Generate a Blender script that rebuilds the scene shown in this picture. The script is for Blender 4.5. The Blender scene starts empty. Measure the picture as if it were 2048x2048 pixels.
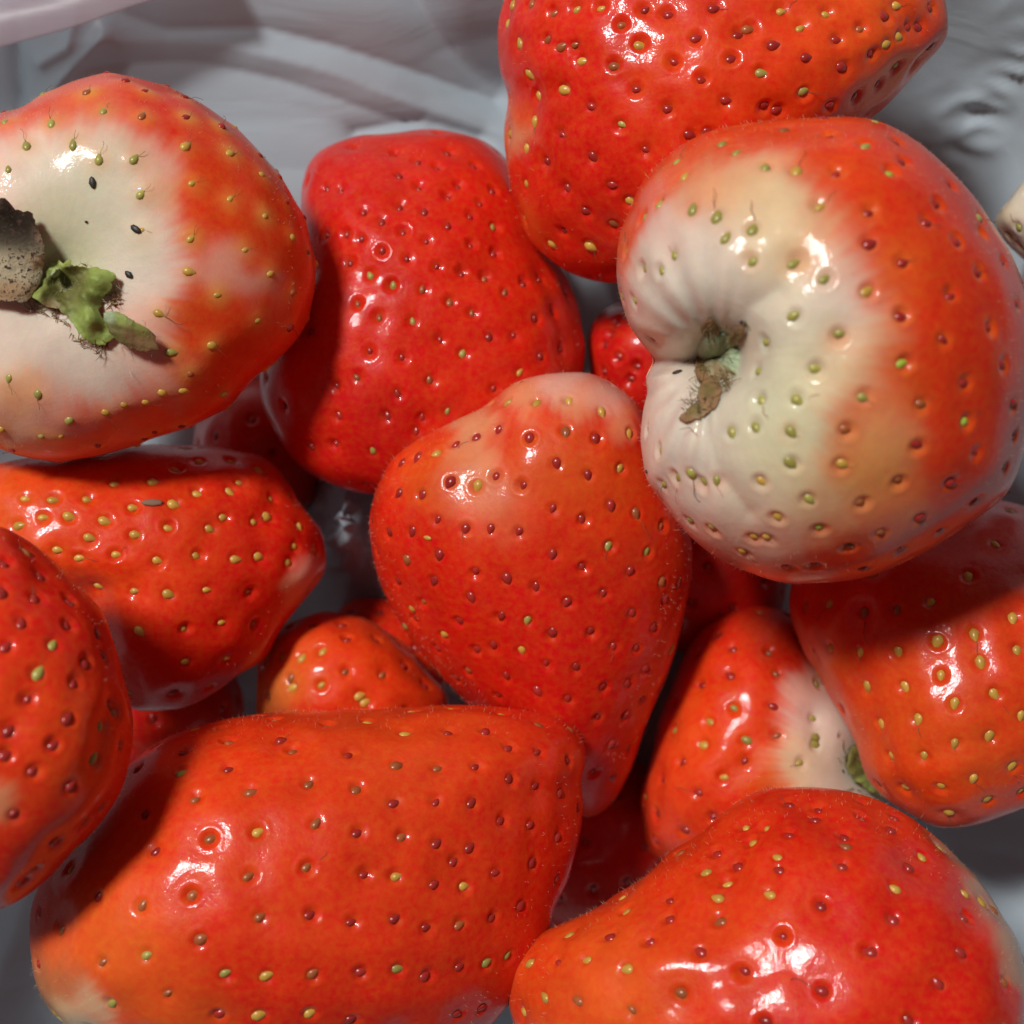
import bpy, math, random
import numpy as np
from mathutils import Vector, Matrix

random.seed(7)
rng = np.random.default_rng(11)
sc = bpy.context.scene
COL = sc.collection
U = 0.01                      # everything below is written in centimetres

# ------------------------------------------------------------------ camera
CAMH = 14.4                   # camera height over the level of the upper berries
TAN = 5.25 / 14.4
cd = bpy.data.cameras.new('camera')
cam = bpy.data.objects.new('camera', cd); COL.objects.link(cam)
cam.location = (0, 0, CAMH * U)
cd.sensor_width = 36; cd.lens = 18 / TAN
cd.clip_start = 0.005; cd.clip_end = 20
cd.dof.use_dof = True; cd.dof.focus_distance = (CAMH - 1.0) * U
cd.dof.aperture_fstop = 25
sc.camera = cam

# ------------------------------------------------------------------ light
w = bpy.data.worlds.new('World'); sc.world = w; w.use_nodes = True
bg = w.node_tree.nodes['Background']
bg.inputs[0].default_value = (0.92, 0.95, 1.0, 1); bg.inputs[1].default_value = 0.06
ld = bpy.data.lights.new('ceiling_lamp', 'AREA')
ld.shape = 'RECTANGLE'; ld.size = 0.12; ld.size_y = 0.08
ld.energy = 5.0; ld.color = (1.0, 0.97, 0.95)
lamp = bpy.data.objects.new('ceiling_lamp', ld); COL.objects.link(lamp)
lamp.location = (-0.26, 0.29, 0.60)
lamp.rotation_euler = (Vector((0, 0, -0.01)) - Vector(lamp.location)).to_track_quat('-Z', 'Y').to_euler()
sc.view_settings.view_transform = 'Standard'; sc.view_settings.look = 'None'
sc.view_settings.exposure = 0.0; sc.view_settings.gamma = 1
sc.render.engine = 'CYCLES'
sc.cycles.use_denoising = True
sc.cycles.max_bounces = 8
sc.cycles.sample_clamp_indirect = 4

# ------------------------------------------------------------------ helpers
EYE = np.array([0, 0, CAMH])

def rays(px, py):
    px = np.asarray(px, float); py = np.asarray(py, float)
    return np.stack([(px - 1024) / 1024 * TAN, (1024 - py) / 1024 * TAN, -np.ones_like(px)], -1)

def P(px, py, z):
    return EYE + rays(px, py) * (CAMH - z)

def proj(v):
    d = CAMH - v[..., 2]
    return v[..., 0] / (d * TAN) * 1024 + 1024, 1024 - v[..., 1] / (d * TAN) * 1024

class Noise:                       # smooth noise: a sum of sines in random directions
    def __init__(self, seed, n=14):
        r = np.random.default_rng(seed)
        k = r.normal(size=(n, 3)); self.k = k / np.linalg.norm(k, axis=1)[:, None] * r.uniform(.6, 1.5, (n, 1))
        self.p = r.uniform(0, 6.28, n); self.n = n
    def __call__(self, v, f):
        return np.sin((v * f) @ self.k.T + self.p).sum(1) / math.sqrt(self.n) * .8

def smooth(a, b, x):
    t = np.clip((x - a) / (b - a), 0, 1); return t * t * (3 - 2 * t)

def catmull(pts, n=14):
    p = np.array(pts, float); out = []
    m = len(p)
    for i in range(m):
        a, b, c, d = p[(i - 1) % m], p[i], p[(i + 1) % m], p[(i + 2) % m]
        t = np.linspace(0, 1, n, endpoint=False)[:, None]
        out.append(.5 * ((2 * b) + (c - a) * t + (2 * a - 5 * b + 4 * c - d) * t ** 2 + (3 * b - a - 3 * c + d) * t ** 3))
    return np.concatenate(out)

def radial(loop, nth, blur=1.5):   # closed loop round (0,0) -> radius for every angle
    ang = np.arctan2(loop[:, 1], loop[:, 0]); r = np.hypot(loop[:, 0], loop[:, 1])
    o = np.argsort(ang); th = np.linspace(-math.pi, math.pi, nth, endpoint=False)
    R = np.interp(th, ang[o], r[o], period=2 * math.pi)
    k = np.arange(-6, 7); g = np.exp(-(k / blur) ** 2); g /= g.sum()
    return th, sum(np.roll(R, i) * gi for i, gi in zip(k, g))

def grid_faces(rows, nth):         # pole, rows x ring, pole
    j, i = np.meshgrid(np.arange(rows - 1), np.arange(nth), indexing='ij')
    a = 1 + j * nth + i; b = 1 + j * nth + (i + 1) % nth
    quads = np.stack([a, a + nth, b + nth, b], -1).reshape(-1, 4)
    i = np.arange(nth); last = 1 + rows * nth
    t1 = np.stack([np.zeros(nth, int), 1 + i, 1 + (i + 1) % nth], -1)
    o = 1 + (rows - 1) * nth
    t2 = np.stack([np.full(nth, last), o + (i + 1) % nth, o + i], -1)
    return quads, np.concatenate([t1, t2])

def vnormals(v, quads, tris):
    n = np.zeros_like(v)
    q = np.cross(v[quads[:, 2]] - v[quads[:, 0]], v[quads[:, 3]] - v[quads[:, 1]])
    for k in range(4): np.add.at(n, quads[:, k], q)
    if len(tris):
        t = np.cross(v[tris[:, 1]] - v[tris[:, 0]], v[tris[:, 2]] - v[tris[:, 0]])
        for k in range(3): np.add.at(n, tris[:, k], t)
    return n / np.maximum(np.linalg.norm(n, axis=1), 1e-12)[:, None]

def mesh_np(name, v, quads, tris, color=None):
    me = bpy.data.meshes.new(name)
    me.vertices.add(len(v)); me.vertices.foreach_set('co', (v * U).astype(np.float32).ravel())
    nl = len(quads) * 4 + len(tris) * 3
    me.loops.add(nl); me.polygons.add(len(quads) + len(tris))
    me.loops.foreach_set('vertex_index', np.concatenate([quads.ravel(), tris.ravel()]).astype(np.int32))
    st = np.concatenate([np.arange(len(quads)) * 4, len(quads) * 4 + np.arange(len(tris)) * 3])
    me.polygons.foreach_set('loop_start', st.astype(np.int32))
    me.polygons.foreach_set('use_smooth', np.ones(len(st), bool))
    me.update(calc_edges=True); me.validate()
    if color is not None:
        a = me.attributes.new('pigment', 'FLOAT_COLOR', 'POINT')
        a.data.foreach_set('color', np.concatenate([color, np.ones((len(v), 1))], 1).astype(np.float32).ravel())
    return me

def link(name, me, mat, parent=None):
    o = bpy.data.objects.new(name, me); COL.objects.link(o)
    if mat and me and not me.materials: me.materials.append(mat)
    if parent: o.parent = parent
    return o

# ------------------------------------------------------------------ materials
def new_mat(name):
    m = bpy.data.materials.new(name); m.use_nodes = True
    nt = m.node_tree
    return m, nt, nt.nodes['Principled BSDF']

def nd(nt, t, **kw):
    n = nt.nodes.new(t)
    for k, v in kw.items():
        if k in n.inputs: n.inputs[k].default_value = v
        else: setattr(n, k, v)
    return n

def flesh_material():
    m, nt, b = new_mat('strawberry_skin'); L = nt.links.new
    at = nd(nt, 'ShaderNodeAttribute', attribute_name='pigment')
    tc = nd(nt, 'ShaderNodeTexCoord')
    n1 = nd(nt, 'ShaderNodeTexNoise', Scale=260.0, Detail=4.0, Roughness=.6)
    n2 = nd(nt, 'ShaderNodeTexNoise', Scale=1500.0, Detail=3.0, Roughness=.6)
    n3 = nd(nt, 'ShaderNodeTexNoise', Scale=3800.0, Detail=2.0, Roughness=.6)
    for n in (n1, n2, n3): L(tc.outputs['Object'], n.inputs['Vector'])
    hs = nd(nt, 'ShaderNodeHueSaturation')
    mr = nd(nt, 'ShaderNodeMapRange'); mr.inputs[3].default_value = .82; mr.inputs[4].default_value = 1.18
    L(n1.outputs[0], mr.inputs[0]); L(mr.outputs[0], hs.inputs['Value'])
    mh = nd(nt, 'ShaderNodeMapRange'); mh.inputs[3].default_value = .487; mh.inputs[4].default_value = .514
    L(n2.outputs[0], mh.inputs[0]); L(mh.outputs[0], hs.inputs['Hue'])
    L(at.outputs['Color'], hs.inputs['Color'])
    L(hs.outputs[0], b.inputs['Base Color'])
    mr2 = nd(nt, 'ShaderNodeMapRange'); mr2.inputs[3].default_value = .34; mr2.inputs[4].default_value = .50
    L(n1.outputs[0], mr2.inputs[0]); L(mr2.outputs[0], b.inputs['Roughness'])
    b.inputs['Subsurface Weight'].default_value = .42
    b.inputs['Subsurface Radius'].default_value = (1, .25, .12)
    b.inputs['Subsurface Scale'].default_value = .0025
    b.inputs['IOR'].default_value = 1.42; b.inputs['Specular IOR Level'].default_value = .22
    b.inputs['Coat Weight'].default_value = .5; b.inputs['Coat Roughness'].default_value = .065; b.inputs['Coat IOR'].default_value = 1.4
    ad = nd(nt, 'ShaderNodeMath', operation='MULTIPLY_ADD'); ad.inputs[1].default_value = .5
    L(n3.outputs[0], ad.inputs[0]); L(n2.outputs[0], ad.inputs[2])
    bp = nd(nt, 'ShaderNodeBump', Strength=.30, Distance=.00012)
    L(ad.outputs[0], bp.inputs['Height']); L(bp.outputs[0], b.inputs['Normal']); L(bp.outputs[0], b.inputs['Coat Normal'])
    return m

def plain(name, col, rough=.35, sss=0.0, var=.25, scale=1500.0, bump=0.0):
    m, nt, b = new_mat(name); L = nt.links.new
    tc = nd(nt, 'ShaderNodeTexCoord'); n = nd(nt, 'ShaderNodeTexNoise', Scale=scale, Detail=3.0)
    L(tc.outputs['Object'], n.inputs['Vector'])
    oi = nd(nt, 'ShaderNodeObjectInfo')
    ad = nd(nt, 'ShaderNodeMath', operation='ADD'); L(n.outputs[0], ad.inputs[0]); L(oi.outputs['Random'], ad.inputs[1])
    mr = nd(nt, 'ShaderNodeMapRange'); mr.inputs[1].default_value = .2; mr.inputs[2].default_value = 1.8
    mr.inputs[3].default_value = 1 - var; mr.inputs[4].default_value = 1 + var
    L(ad.outputs[0], mr.inputs[0])
    hs = nd(nt, 'ShaderNodeHueSaturation'); hs.inputs['Color'].default_value = (*col, 1)
    L(mr.outputs[0], hs.inputs['Value']); L(hs.outputs[0], b.inputs['Base Color'])
    b.inputs['Roughness'].default_value = rough
    if sss:
        b.inputs['Subsurface Weight'].default_value = sss
        b.inputs['Subsurface Radius'].default_value = (1, .5, .2); b.inputs['Subsurface Scale'].default_value = .001
    return m

def calyx_material(name, spots):
    m, nt, b = new_mat(name); L = nt.links.new
    at = nd(nt, 'ShaderNodeAttribute', attribute_name='pigment'); tc = nd(nt, 'ShaderNodeTexCoord')
    n = nd(nt, 'ShaderNodeTexNoise', Scale=2200.0 if spots else 1400.0, Detail=2.0 if spots else 6.0, Roughness=.7); L(tc.outputs['Object'], n.inputs['Vector'])
    out = at.outputs['Color']
    if spots:
        r = nd(nt, 'ShaderNodeMapRange'); r.inputs[1].default_value = .56; r.inputs[2].default_value = .62
        L(n.outputs[0], r.inputs[0])
        mx = nd(nt, 'ShaderNodeMixRGB'); mx.inputs[2].default_value = (.07, .045, .035, 1)
        L(r.outputs[0], mx.inputs[0]); L(out, mx.inputs[1]); out = mx.outputs[0]
    else:
        hs = nd(nt, 'ShaderNodeHueSaturation'); mr = nd(nt, 'ShaderNodeMapRange')
        mr.inputs[3].default_value = .5; mr.inputs[4].default_value = 1.5
        L(n.outputs[0], mr.inputs[0]); L(mr.outputs[0], hs.inputs['Value']); L(out, hs.inputs['Color']); out = hs.outputs[0]
    L(out, b.inputs['Base Color']); b.inputs['Roughness'].default_value = .85 if spots else .5
    b.inputs['Specular IOR Level'].default_value = .02 if spots else .4
    b.inputs['Subsurface Weight'].default_value = .1; b.inputs['Subsurface Scale'].default_value = .001
    bp = nd(nt, 'ShaderNodeBump', Strength=.5, Distance=.0003)
    L(n.outputs[0], bp.inputs['Height']); L(bp.outputs[0], b.inputs['Normal'])
    return m

def film_material(name, col, thin, trl):
    m, nt, b = new_mat(name); L = nt.links.new
    tc = nd(nt, 'ShaderNodeTexCoord')
    n = nd(nt, 'ShaderNodeTexNoise', Scale=110.0, Detail=4.0, Roughness=.5, Distortion=.8)
    mp = nd(nt, 'ShaderNodeMapping'); mp.inputs['Scale'].default_value = (.35, 1.0, 1.0); mp.inputs['Rotation'].default_value = (0, 0, -.25)
    L(tc.outputs['Object'], mp.inputs[0]); L(mp.outputs[0], n.inputs['Vector'])
    bp = nd(nt, 'ShaderNodeBump', Strength=.28, Distance=.0012)
    L(n.outputs[0], bp.inputs['Height'])
    b.inputs['Base Color'].default_value = (*col, 1); b.inputs['Roughness'].default_value = .36
    L(bp.outputs[0], b.inputs['Normal'])
    tl = nd(nt, 'ShaderNodeBsdfTranslucent'); tl.inputs[0].default_value = (*col, 1)
    tr = nd(nt, 'ShaderNodeBsdfTransparent')
    m1 = nd(nt, 'ShaderNodeMixShader'); m1.inputs[0].default_value = trl
    m2 = nd(nt, 'ShaderNodeMixShader'); m2.inputs[0].default_value = thin
    L(b.outputs[0], m1.inputs[1]); L(tl.outputs[0], m1.inputs[2])
    L(m1.outputs[0], m2.inputs[1]); L(tr.outputs[0], m2.inputs[2])
    L(m2.outputs[0], nt.nodes['Material Output'].inputs[0])
    return m

M_SKIN = flesh_material()
M_SEED = {'r': plain('seed_crimson', (.36, .026, .02), .22, .1),
          'b': plain('seed_brown', (.36, .10, .03), .28, .1),
          'y': plain('seed_yellow', (.56, .33, .055), .30, .15),
          'g': plain('seed_olive', (.36, .32, .07), .30, .1),
          'G': plain('seed_green', (.40, .50, .06), .25, .1)}
M_STYLE = plain('dry_style', (.15, .075, .035), .6)
M_FUZZ = plain('fine_hair', (.75, .55, .38), .5)
M_CALYX = calyx_material('calyx_green', False)
M_DRY = calyx_material('sepal_dried', True)
M_SPECK = plain('dark_speck', (.03, .022, .016), .5)
M_FILM = film_material('white_bag_film', (.60, .73, .80), .05, .32)
M_RIM = film_material('thin_bag_film', (.62, .52, .56), .45, .5)

# ------------------------------------------------------------------ seed, style
def seed_mesh(kind):
    prof = [(.10, .20), (.33, .33), (.60, .27), (.83, .13)]
    n = 7; v = [(-.5, 0, 0)]
    for t, r in prof:
        for k in range(n):
            a = 2 * math.pi * k / n
            v.append((t - .5, r * math.cos(a), r * .80 * math.sin(a)))
    v.append((.5, 0, 0)); v = np.array(v) / U
    q, t = grid_faces(len(prof), n)
    me = mesh_np('seed_' + kind, v, q[:, ::-1], t[:, ::-1])
    me.materials.append(M_SEED[kind]); return me
SEED = {k: seed_mesh(k) for k in M_SEED}

def tube(path, rad, n=4):
    path = np.array(path, float); v = []; m = len(path)
    for i, p in enumerate(path):
        d = path[min(i + 1, m - 1)] - path[max(i - 1, 0)]; d /= np.linalg.norm(d)
        a = np.cross(d, (0.13, .3, 1)); a /= np.linalg.norm(a); b = np.cross(d, a)
        for k in range(n):
            an = 2 * math.pi * k / n
            v.append(p + rad[i] * (math.cos(an) * a + math.sin(an) * b))
    q = [(i * n + k, i * n + (k + 1) % n, (i + 1) * n + (k + 1) % n, (i + 1) * n + k) for i in range(m - 1) for k in range(n)]
    return np.array(v), np.array(q)
STYLE = []
for path in ([(.40, 0, .10), (.8, .05, .32), (1.3, -.03, .42), (1.75, .06, .40), (1.85, .22, .36)],
             [(.40, 0, .10), (.75, -.1, .40), (1.2, -.3, .45), (1.4, -.28, .42)],
             [(.40, 0, .10), (.7, .12, .28), (.95, .4, .36), (1.5, .55, .34)],
             [(.40, 0, .10), (.6, 0, .30), (1.0, .05, .30)]):
    v, q = tube(np.array(path), [.028, .021, .018, .020, .028][:len(path)])
    me = mesh_np('style', v / U, q, np.zeros((0, 3), int)); me.materials.append(M_STYLE); STYLE.append(me)

# ------------------------------------------------------------------ pigment colours
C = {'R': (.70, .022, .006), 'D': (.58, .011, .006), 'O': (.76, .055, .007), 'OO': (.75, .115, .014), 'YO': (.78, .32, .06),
     'P': (.74, .36, .17), 'PK': (.76, .46, .34), 'CR': (.76, .62, .36), 'W': (.74, .665, .54), 'GC': (.66, .66, .42), 'G': (.42, .46, .12),
     'BR': (.30, .17, .08), 'TN': (.50, .30, .18), 'OL': (.13, .115, .03), 'LG': (.27, .34, .075), 'SG': (.36, .45, .27), 'BK': (.012, .008, .006), 'DC': (.46, .38, .25)}

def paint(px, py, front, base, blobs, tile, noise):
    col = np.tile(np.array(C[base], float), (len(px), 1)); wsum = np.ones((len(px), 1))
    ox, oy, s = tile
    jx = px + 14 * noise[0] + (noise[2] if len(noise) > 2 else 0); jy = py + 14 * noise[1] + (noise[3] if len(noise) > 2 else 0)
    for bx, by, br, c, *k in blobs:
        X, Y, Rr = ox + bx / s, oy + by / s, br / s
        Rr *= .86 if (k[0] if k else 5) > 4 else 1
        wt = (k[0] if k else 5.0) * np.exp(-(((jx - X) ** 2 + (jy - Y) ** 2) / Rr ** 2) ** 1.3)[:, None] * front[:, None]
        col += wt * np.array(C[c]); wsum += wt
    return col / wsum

def parse(s):
    out = []
    for t in s.split():
        a = t.split(','); out.append((float(a[0]), float(a[1]), a[2] if len(a) > 2 else 'r'))
    return out

BER = {}
GROUP = 'strawberries heaped in the plastic bag'

def berry(key, tile, outline, z, depth, calyx, seeds, label, base='R', blobs=(), back=None, slope=(0, 0), feats=(),
          dent=.036, dentw=.058, styles=.12, centre=None, halo=None, noseed=(), fill=.37, lump=.035, seedlen=.15,
          sink=.010, broad=.038, broadw=.165, nfill=90, fuzz=500, p=2.25, pale_base=None):
    ox, oy, s = tile
    px_of = lambda q: (ox + np.asarray(q, float)[..., 0] / s, oy + np.asarray(q, float)[..., 1] / s)
    loop = catmull(outline)
    c = np.array(centre if centre else loop.mean(0), float)
    cx, cy = px_of(c); O = P(cx, cy, z)
    wv = EYE - O; wv /= np.linalg.norm(wv)
    uv = np.array([1., 0, 0]) - wv[0] * wv; uv /= np.linalg.norm(uv); vv = np.cross(wv, uv)
    lx, ly = px_of(loop); d = rays(lx, ly)
    tt = ((O - EYE) @ wv) / (d @ wv); Q = EYE + d * tt[:, None] - O
    ab = np.stack([Q @ uv, Q @ vv], -1)
    big = np.hypot(ab[:, 0], ab[:, 1]).mean()
    nth = int(min(520, 180 * big + 60)); mf = int(nth * .34); mb = max(14, int(nth * .09))
    th, R = radial(ab, nth); R = R * .988
    ph = np.concatenate([np.linspace(math.pi / 2, 0, mf + 1)[1:], np.linspace(0, -math.pi / 2, mb + 1)[1:-1]])
    S, TH = np.meshgrid(np.cos(ph), th, indexing='ij'); up = np.repeat(np.sign(np.sin(ph) + 1e-9)[:, None], nth, 1)
    Dp = np.where(up > 0, depth, back if back else depth)
    A = R[None] * S * np.cos(TH); B = R[None] * S * np.sin(TH); Hh = up * Dp * np.sqrt(np.maximum(1 - S ** p, 0))
    A = np.concatenate([[0], A.ravel(), [0]]); B = np.concatenate([[0], B.ravel(), [0]])
    Hh = np.concatenate([[depth], Hh.ravel(), [-(back if back else depth)]])
    Hh = Hh + slope[0] * A - slope[1] * B
    q, t = grid_faces(len(ph), nth)
    side = np.concatenate([[1], np.repeat(np.sin(ph), nth), [-1]])
    front = smooth(-.12, .05, side)
    v = O + A[:, None] * uv + B[:, None] * vv + Hh[:, None] * wv
    NZ = Noise(sum(map(ord, key)) * 7 + 3)
    n = vnormals(v, q, t)
    v = v + n * ((NZ(v, 1.6) * lump + NZ(v[:, [1, 2, 0]], 3.6) * lump * .5 + NZ(v[:, [2, 0, 1]], 8.) * .009) * (1 - .75 * np.exp(-(side / .3) ** 2)))[:, None]
    X, Y = proj(v)
    for f in feats:                                         # hollows, creases and wrinkles of the flesh
        if f[0] == 'well':
            _, x, y, r, dz, pw = f; x, y = ox + x / s, oy + y / s
            dd = np.hypot(X - x, Y - y) / (r / s)
            v = v - (dz * np.exp(-dd ** pw) * front)[:, None] * wv
        elif f[0] == 'crease':
            _, pts, wd, dz = f; best = np.full(len(X), 1e9)
            for (x0, y0), (x1, y1) in zip(pts[:-1], pts[1:]):
                x0, y0, x1, y1 = ox + x0 / s, oy + y0 / s, ox + x1 / s, oy + y1 / s
                k = np.clip(((X - x0) * (x1 - x0) + (Y - y0) * (y1 - y0)) / ((x1 - x0) ** 2 + (y1 - y0) ** 2), 0, 1)
                best = np.minimum(best, np.hypot(X - x0 - k * (x1 - x0), Y - y0 - k * (y1 - y0)))
            v = v - (dz * np.exp(-(best / (wd / s)) ** 1.4) * front)[:, None] * wv
        elif f[0] == 'wrinkle':
            _, x, y, r0, r1, k, amp, a0, a1 = f; x, y = ox + x / s, oy + y / s
            rr = np.hypot(X - x, Y - y) * s; an = np.degrees(np.arctan2(Y - y, X - x)) % 360
            wt = smooth(r0, r0 * 1.5, rr) * (1 - smooth(r1 * .7, r1, rr)) * smooth(a0, a0 + 25, an) * (1 - smooth(a1 - 25, a1, an))
            v = v + (amp * wt * np.sin(np.radians(an) * k + 2.2 * NZ(v, 1.5)) * front)[:, None] * wv
    n = vnormals(v, q, t)
    # ---- where the seeds sit
    X, Y = proj(v); fr = np.nonzero(side > .02)[0]
    sd = []
    for x, y, k in parse(seeds):
        gx, gy = ox + x / s, oy + y / s
        i = fr[np.argmin((X[fr] - gx) ** 2 + (Y[fr] - gy) ** 2)]
        sd.append((i, k))
    pts = [v[i] for i, _ in sd]
    kinds = [k for _, k in sd] or ['r']
    cand = rng.permutation(np.nonzero((side > -.5) & (rng.random(len(side)) < np.sqrt(np.maximum(1 - side ** 2, 0))))[0])[:2600]
    added = 0
    for i in cand:
        if added >= nfill: break
        if any(math.hypot(X[i] - (ox + a / s), Y[i] - (oy + b / s)) < r / s and side[i] > 0 for a, b, r in noseed): continue
        if pts and np.min(np.linalg.norm(np.array(pts) - v[i], axis=1)) < (fill * 1.12 if side[i] > .25 else fill): continue
        pts.append(v[i]); sd.append((i, random.choice(kinds))); added += 1
    cxp, cyp = px_of(calyx); K = P(cxp, cyp, z + depth * .6)
    # ---- pits round the seeds
    dsp = np.zeros(len(v)); hal = np.zeros(len(v))
    for i, k in sd:
        pc = v[i] + rng.normal(0, .012, 3)
        near = np.nonzero(np.abs(v - pc).max(1) < dentw * 3)[0]
        d2 = ((v[near] - pc) ** 2).sum(1)
        nb = np.nonzero(np.abs(v - v[i]).max(1) < broadw * 2.6)[0]
        dsp[nb] -= random.uniform(.5, 1.4) * broad * np.exp(-((v[nb] - v[i]) ** 2).sum(1) / broadw ** 2)
        kk = random.uniform(.55, 1.4)
        dsp[near] -= kk * dent * np.exp(-d2 / dentw ** 2)
        if dent > 0: dsp[near] += kk * dent * .16 * np.exp(-((np.sqrt(d2) - dentw * 1.75) / (dentw * .55)) ** 2)
        if halo: hal[near] = np.maximum(hal[near], smooth(.55, 1.5, np.linalg.norm(v[i] - K)) * (1 if k in 'rby' else .8) * random.uniform(.2, 1) * np.exp(-d2 / halo[1] ** 2))
    v2 = v + n * dsp[:, None]
    n2 = vnormals(v2, q, t)
    # ---- pigment
    nz = (NZ(v, 2.6), NZ(v[:, [2, 0, 1]], 3.1), 12 * NZ(v[:, [1, 0, 2]], 7.) + 7 * NZ(v, 15.), 12 * NZ(v[:, [1, 2, 0]], 7.5) + 7 * NZ(v[:, [0, 2, 1]], 16.))
    an = np.arctan2(Y - cyp, X - cxp)                       # fibres run out from the stem end
    fib = 4 * np.sin(an * 47 + 3 * NZ(v, 2.)) + 3 * np.sin(an * 89 + 4 * NZ(v, 3.)) + 8 * NZ(v, 5.)
    nz = (nz[0], nz[1], nz[2] + fib * np.cos(an), nz[3] + fib * np.sin(an))
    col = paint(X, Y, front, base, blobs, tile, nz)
    streak = (NZ(v[:, [1, 0, 2]], 1.3) * .5 + NZ(v, 4.2) * .3 + NZ(v, 12.) * .2 + .02 * fib)[:, None]
    lum = col.mean(1, keepdims=True)
    col = col * (1 + .10 * streak) + np.array([0, .03, .004]) * np.clip(streak, 0, 1) * (lum < .35)
    if halo: col = col * (1 - .8 * hal[:, None]) + np.array(C[halo[0]]) * .8 * hal[:, None]
    col = np.clip(col, .003, .9)
    # ---- objects
    ib = np.argmin(v2[:, 2]); org = v2[ib]
    root = bpy.data.objects.new('strawberry', None); COL.objects.link(root)
    root.empty_display_size = .01; root.location = Vector(org * U)
    root['label'] = label; root['category'] = 'strawberry'; root['group'] = GROUP
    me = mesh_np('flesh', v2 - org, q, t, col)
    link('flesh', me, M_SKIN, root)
    cxp, cyp = px_of(calyx); K = P(cxp, cyp, z + depth * .6)
    for i, k in sd:
        nn = n2[i] if np.dot(n[i], n2[i]) > .5 else n[i]
        nn = (nn + n[i]); nn /= np.linalg.norm(nn)
        tg = v2[i] - K; tg -= nn * (tg @ nn); tg /= max(np.linalg.norm(tg), 1e-6)
        bt = np.cross(nn, tg); a = random.gauss(0, .22)
        tg, bt = tg * math.cos(a) + bt * math.sin(a), np.cross(nn, tg * math.cos(a) + bt * math.sin(a))
        Ls = seedlen * random.uniform(.74, 1.16) * U; wd = Ls * random.uniform(.88, 1.12)
        pos = (v2[i] + nn * (.012 - sink) - org) * U
        M = Matrix(((tg[0], bt[0], nn[0], pos[0]), (tg[1], bt[1], nn[1], pos[1]), (tg[2], bt[2], nn[2], pos[2]), (0, 0, 0, 1)))
        o = bpy.data.objects.new('seed', SEED[k]); COL.objects.link(o); o.parent = root
        o.matrix_local = M @ Matrix.Diagonal((Ls, wd, wd, 1))
        if random.random() < styles and side[i] > -.1:
            h = bpy.data.objects.new('style', random.choice(STYLE)); COL.objects.link(h); h.parent = o
            h.rotation_euler = (0, random.uniform(-.1, .15), random.uniform(-.5, .5)); f = random.uniform(.5, .95); h.scale = (f, f, f)
    if fuzz:                                                # fine short hairs standing off the skin
        idx = rng.choice(np.nonzero((side > -.2) & (side < .62) & (rng.random(len(side)) < np.sqrt(np.maximum(1 - side ** 2, 0))))[0], fuzz); hv = []; hf = []
        for i in idx:
            nn = n[i] + rng.normal(0, .45, 3); nn /= np.linalg.norm(nn)
            Lh = rng.uniform(.02, .06); a = np.cross(nn, (.3, .5, .8)); a /= np.linalg.norm(a); b = np.cross(nn, a); r = .0011
            k = len(hv); base_p = v2[i] - org
            for an in (0, 2.094, 4.189): hv.append(base_p + r * (math.cos(an) * a + math.sin(an) * b))
            hv.append(base_p + nn * Lh)
            hf += [(k, k + 1, k + 3), (k + 1, k + 2, k + 3), (k + 2, k, k + 3)]
        fo = link('fuzz', mesh_np('fuzz', np.array(hv), np.zeros((0, 4), int), np.array(hf)), M_FUZZ, root); fo['kind'] = 'stuff'
    BER[key] = dict(root=root, org=org, v=v2, n=n2, X=X, Y=Y, side=side, w=wv, O=O, uv=uv, vv=vv, th=th, R=R, D=depth,
                    Db=(back if back else depth), slope=slope, p=p)
    return root

def on_surface(key, x, y):
    b = BER[key]; fr = np.nonzero(b['side'] > .02)[0]
    i = fr[np.argmin((b['X'][fr] - x) ** 2 + (b['Y'][fr] - y) ** 2)]
    return b['v'][i], b['n'][i]

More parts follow.
